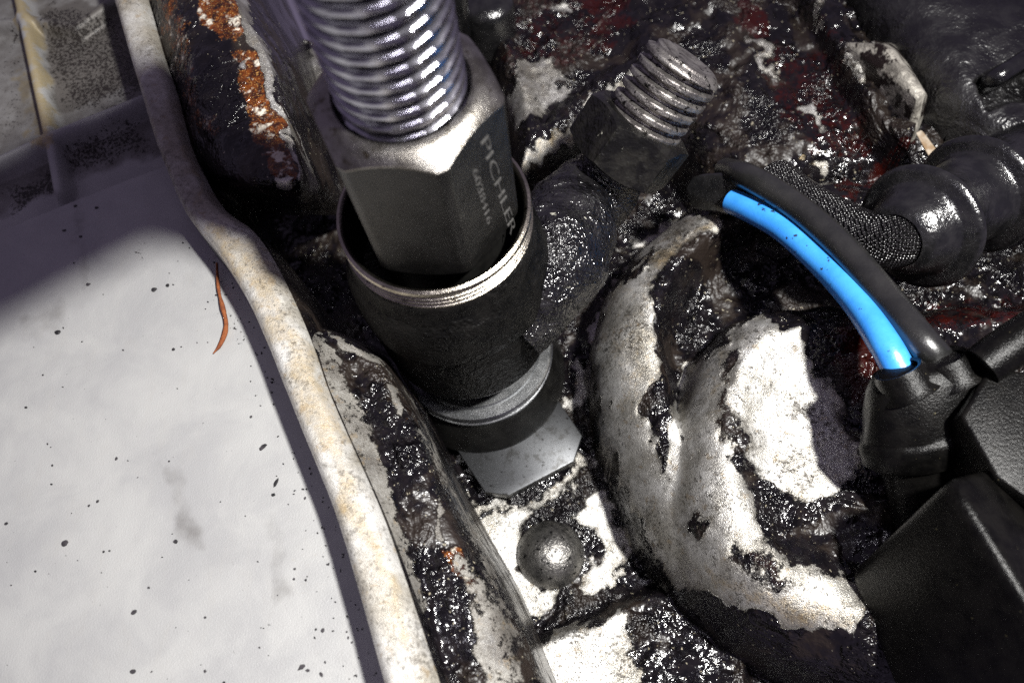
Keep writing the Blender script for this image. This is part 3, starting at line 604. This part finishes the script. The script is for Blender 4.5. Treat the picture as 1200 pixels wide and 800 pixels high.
tube('braided_sleeve', [a0+hx*0.4, a0-hx*0.5, P(1018, 282, -3.1), P(975, 264, -3.6), P(930, 236, -4.1), P(905, 212, -4.4)], 0.70, M_braid, hose, 40, 60, True, [1.0, 1.0, 1.0, 1.0, 0.98, 0.9])
clip = hull('retaining_clip', [P(a, b, c) for a, b, c in ((802, 222, -4.4), (812, 203, -4.0), (858, 200, -3.6), (885, 212, -3.4), (878, 240, -4.0), (862, 254, -4.4), (810, 244, -5.0), (880, 260, -5.2))], M_rub, None, 0.08, 3)
tag(clip, 'small black rubber clip holding the upper end of the blue cable', 'clip')
# grained plastic cover, top right
PC = wp([(1010, -60), (1075, 40), (1110, 95), (1160, 140), (1260, 190), (1320, -100), (1100, -160)], -3.2)
gx = np.arange(8, 21, 0.08); gy = np.arange(4, 16, 0.08); X, Y = np.meshgrid(gx, gy); nr, nc = X.shape; x = X.ravel(); y = Y.ravel()
d = sdist(x, y, PC); z = -5.6+2.1*rnd((d+0.05)/1.0)+0.25*fbm(x, y, 0.5, 3, 6)*ss(0.2, 1.5, d)+0.03*fbm(x, y, 3, 4, 12)
hk = sdist(x, y, wp([(1146, 90), (1180, 72), (1230, 50), (1230, 110), (1185, 112), (1165, 122)], -3.4)); z -= 0.9*ss(-0.05, 0.15, hk)
f = gridf(nr, nc); f = f[d[f].min(1) > -0.05]; ux = np.unique(f); rm = -np.ones(len(x), int); rm[ux] = np.arange(len(ux))
plc = thing('plastic_cover', 'rough grained black plastic cover in the top right corner', 'cover', (16, 10, -5))
obj('shell', np.stack([x, y, z], 1)[ux], rm[f], mat_tar('sooty_grained_plastic', 0.30, 0.028, (0.006, 0.0055, 0.006), (0.02, 0.019, 0.019), True, pth=0.76), plc)
tube('hook', [P(1150, 100, -4.2), P(1166, 92, -3.3), P(1185, 80, -3.2), P(1215, 62, -3.2), P(1250, 45, -3.4)], 0.24, M_rub, plc, 16, 30)
o = hull('tan_strip', [P(a, b, c) for a, b, c in ((1073, 156, -4.0), (1080, 152, -4.0), (1098, 176, -4.0), (1092, 190, -4.0), (1073, 156, -4.2), (1098, 176, -4.2), (1092, 190, -4.2))], M_tan, None, 0.02, 1)
tag(o, 'small tan strip poking out above the ribbed black hose', 'strip')
M_rib = mat_simple('chipped_grey_rib', (0.20, 0.185, 0.16), (0.55, 0.52, 0.45), 0.42, 0.2, 2.5, 0.04, 10, spots=((0.016, 0.010, 0.009), 1.3, 0.50))
o = hull('chipped_rib', [P(a, b, c) for a, b, c in ((990, 50, -4.0), (1034, 52, -3.3), (1048, 60, -3.3), (1084, 108, -3.3), (1076, 116, -3.3), (1072, 166, -4.6), (1056, 172, -4.9), (990, 92, -4.9), (984, 60, -4.9), (1090, 116, -5.0), (1050, 50, -5.0))], M_rib, None, 0.06, 2); tag(o, 'grey raised casting rib with bright chipped edge, above the ribbed hose', 'casting rib')
# dark fittings behind the spindle
o = lathe('round_plug', [(0.02, 0.35), (0.45, 0.34), (0.75, 0.22), (0.85, 0.0), (0.85, -1.5)], P(572, 8, -5.0), Z, M_rub, None, 40, 50); tag(o, 'shiny black round plug behind the spindle at top edge', 'plug')
o = tube('black_pipe', [P(540, -90, -2.2), P(537, -20, -3.2), P(538, 20, -4.4), P(542, 50, -6.0)], 0.32, M_rub, None, 16, 30); tag(o, 'short dark pipe just right of the spindle at top edge', 'pipe')

# ------------------------------------------------------------------ small debris on the cover plate
rs = tube('rust_sliver', [P(254, 308, -2.12), P(256, 338, -2.21), P(261, 360, -2.2), P(265, 382, -2.23), P(259, 402, -2.22), P(250, 414, -2.25)], 0.052, M_rustf, None, 10, 40, True, [0.4, 0.7, 1.0, 1.1, 0.9, 0.25], 0.06)
tag(rs, 'curved orange rust sliver lying on the pale cover plate', 'rust flake')
random.seed(4)
gv, gf = [], []
def speck(px, py, r, el=1.0, an=0.0, zz=-2.285):
    c = P(px, py, zz); k0 = len(gv); k = 8; r = r*14.5/F
    for j in range(k):
        a = j*2*math.pi/k; rr = r*random.uniform(0.75, 1.15); dx, dy = rr*math.cos(a)*el, rr*math.sin(a)
        gv.append((c[0]+dx*math.cos(an)-dy*math.sin(an), c[1]+dx*math.sin(an)+dy*math.cos(an), zz-0.02))
    for j in range(k):
        b = gv[k0+j]; gv.append((c[0]+(b[0]-c[0])*0.6, c[1]+(b[1]-c[1])*0.6, zz+r*0.35))
    for j in range(k): gf.append([k0+j, k0+(j+1) % k, k0+k+(j+1) % k, k0+k+j])
    gf.append([k0+k+j for j in range(k)])
for px, py, r, el, an in ((75, 636, 5, 1.3, 0.9), (205, 634, 3.4, 1, 0), (156, 717, 3, 1.5, 0.5), (103, 333, 3.4, 1.2, 0.4), (67, 389, 4.2, 1.2, 0), (180, 339, 4, 1.4, 0.2), (196, 334, 3, 1.2, 0.5), (203, 409, 3, 1, 0), (323, 565, 3.2, 2.2, 1.2), (320, 579, 2.6, 1.2, 0.3), (308, 523, 3.2, 2.4, 0.8),
                          (7, 613, 2.6, 1.2, 0), (61, 545, 2, 1, 0), (60, 567, 2, 1, 0), (136, 537, 2.2, 1.5, 1.3), (198, 540, 1.8, 1, 0), (104, 592, 2, 1.4, 1), (114, 587, 2, 1.3, 1), (174, 688, 1.8, 1, 0), (240, 723, 1.8, 1, 0), (240, 786, 2.2, 1, 0), (155, 786, 3.4, 1.3, 0), (353, 781, 3.2, 1.9, 0.7), (360, 785, 2, 1.6, 0),
                          (376, 790, 2.4, 1.7, 2.2), (378, 738, 2.8, 1.5, 1), (370, 737, 2, 1, 0), (294, 488, 2.2, 1, 0), (30, 477, 2.2, 1, 0), (50, 439, 1.6, 1, 0), (144, 410, 1.8, 1, 0), (262, 800, 2.5, 1, 0), (128, 645, 1.6, 1, 0), (121, 646, 2, 1, 0), (41, 669, 2, 1, 0), (358, 679, 2, 1, 0), (344, 678, 1.8, 1, 0), (345, 666, 1.8, 1, 0), (75, 270, 2.4, 1.6, 0), (94, 277, 2.4, 1.4, 0), (88, 241, 2.4, 1.4, 0.6), (113, 243, 2.6, 1.3, 0)): speck(px, py, r, el, an)
for k in range(55): speck(random.uniform(0, 430), random.uniform(270, 800), random.uniform(0.5, 1.3), random.uniform(1, 1.8), random.uniform(0, 3))
for k in range(85):
    t = random.random(); yy = 280+t*520; xx = np.interp(yy, [p[0] for p in LIP], [p[1] for p in LIP])-abs(random.gauss(0, 22))-3; speck(xx, yy, random.uniform(0.6, 1.7), random.uniform(1, 2), random.uniform(0, 3))
g = obj('grit', gv, gf, M_grit, None, smooth=False); g['kind'] = 'stuff'; tag(g, 'scattered black grit specks on the pale cover plate', 'grit')
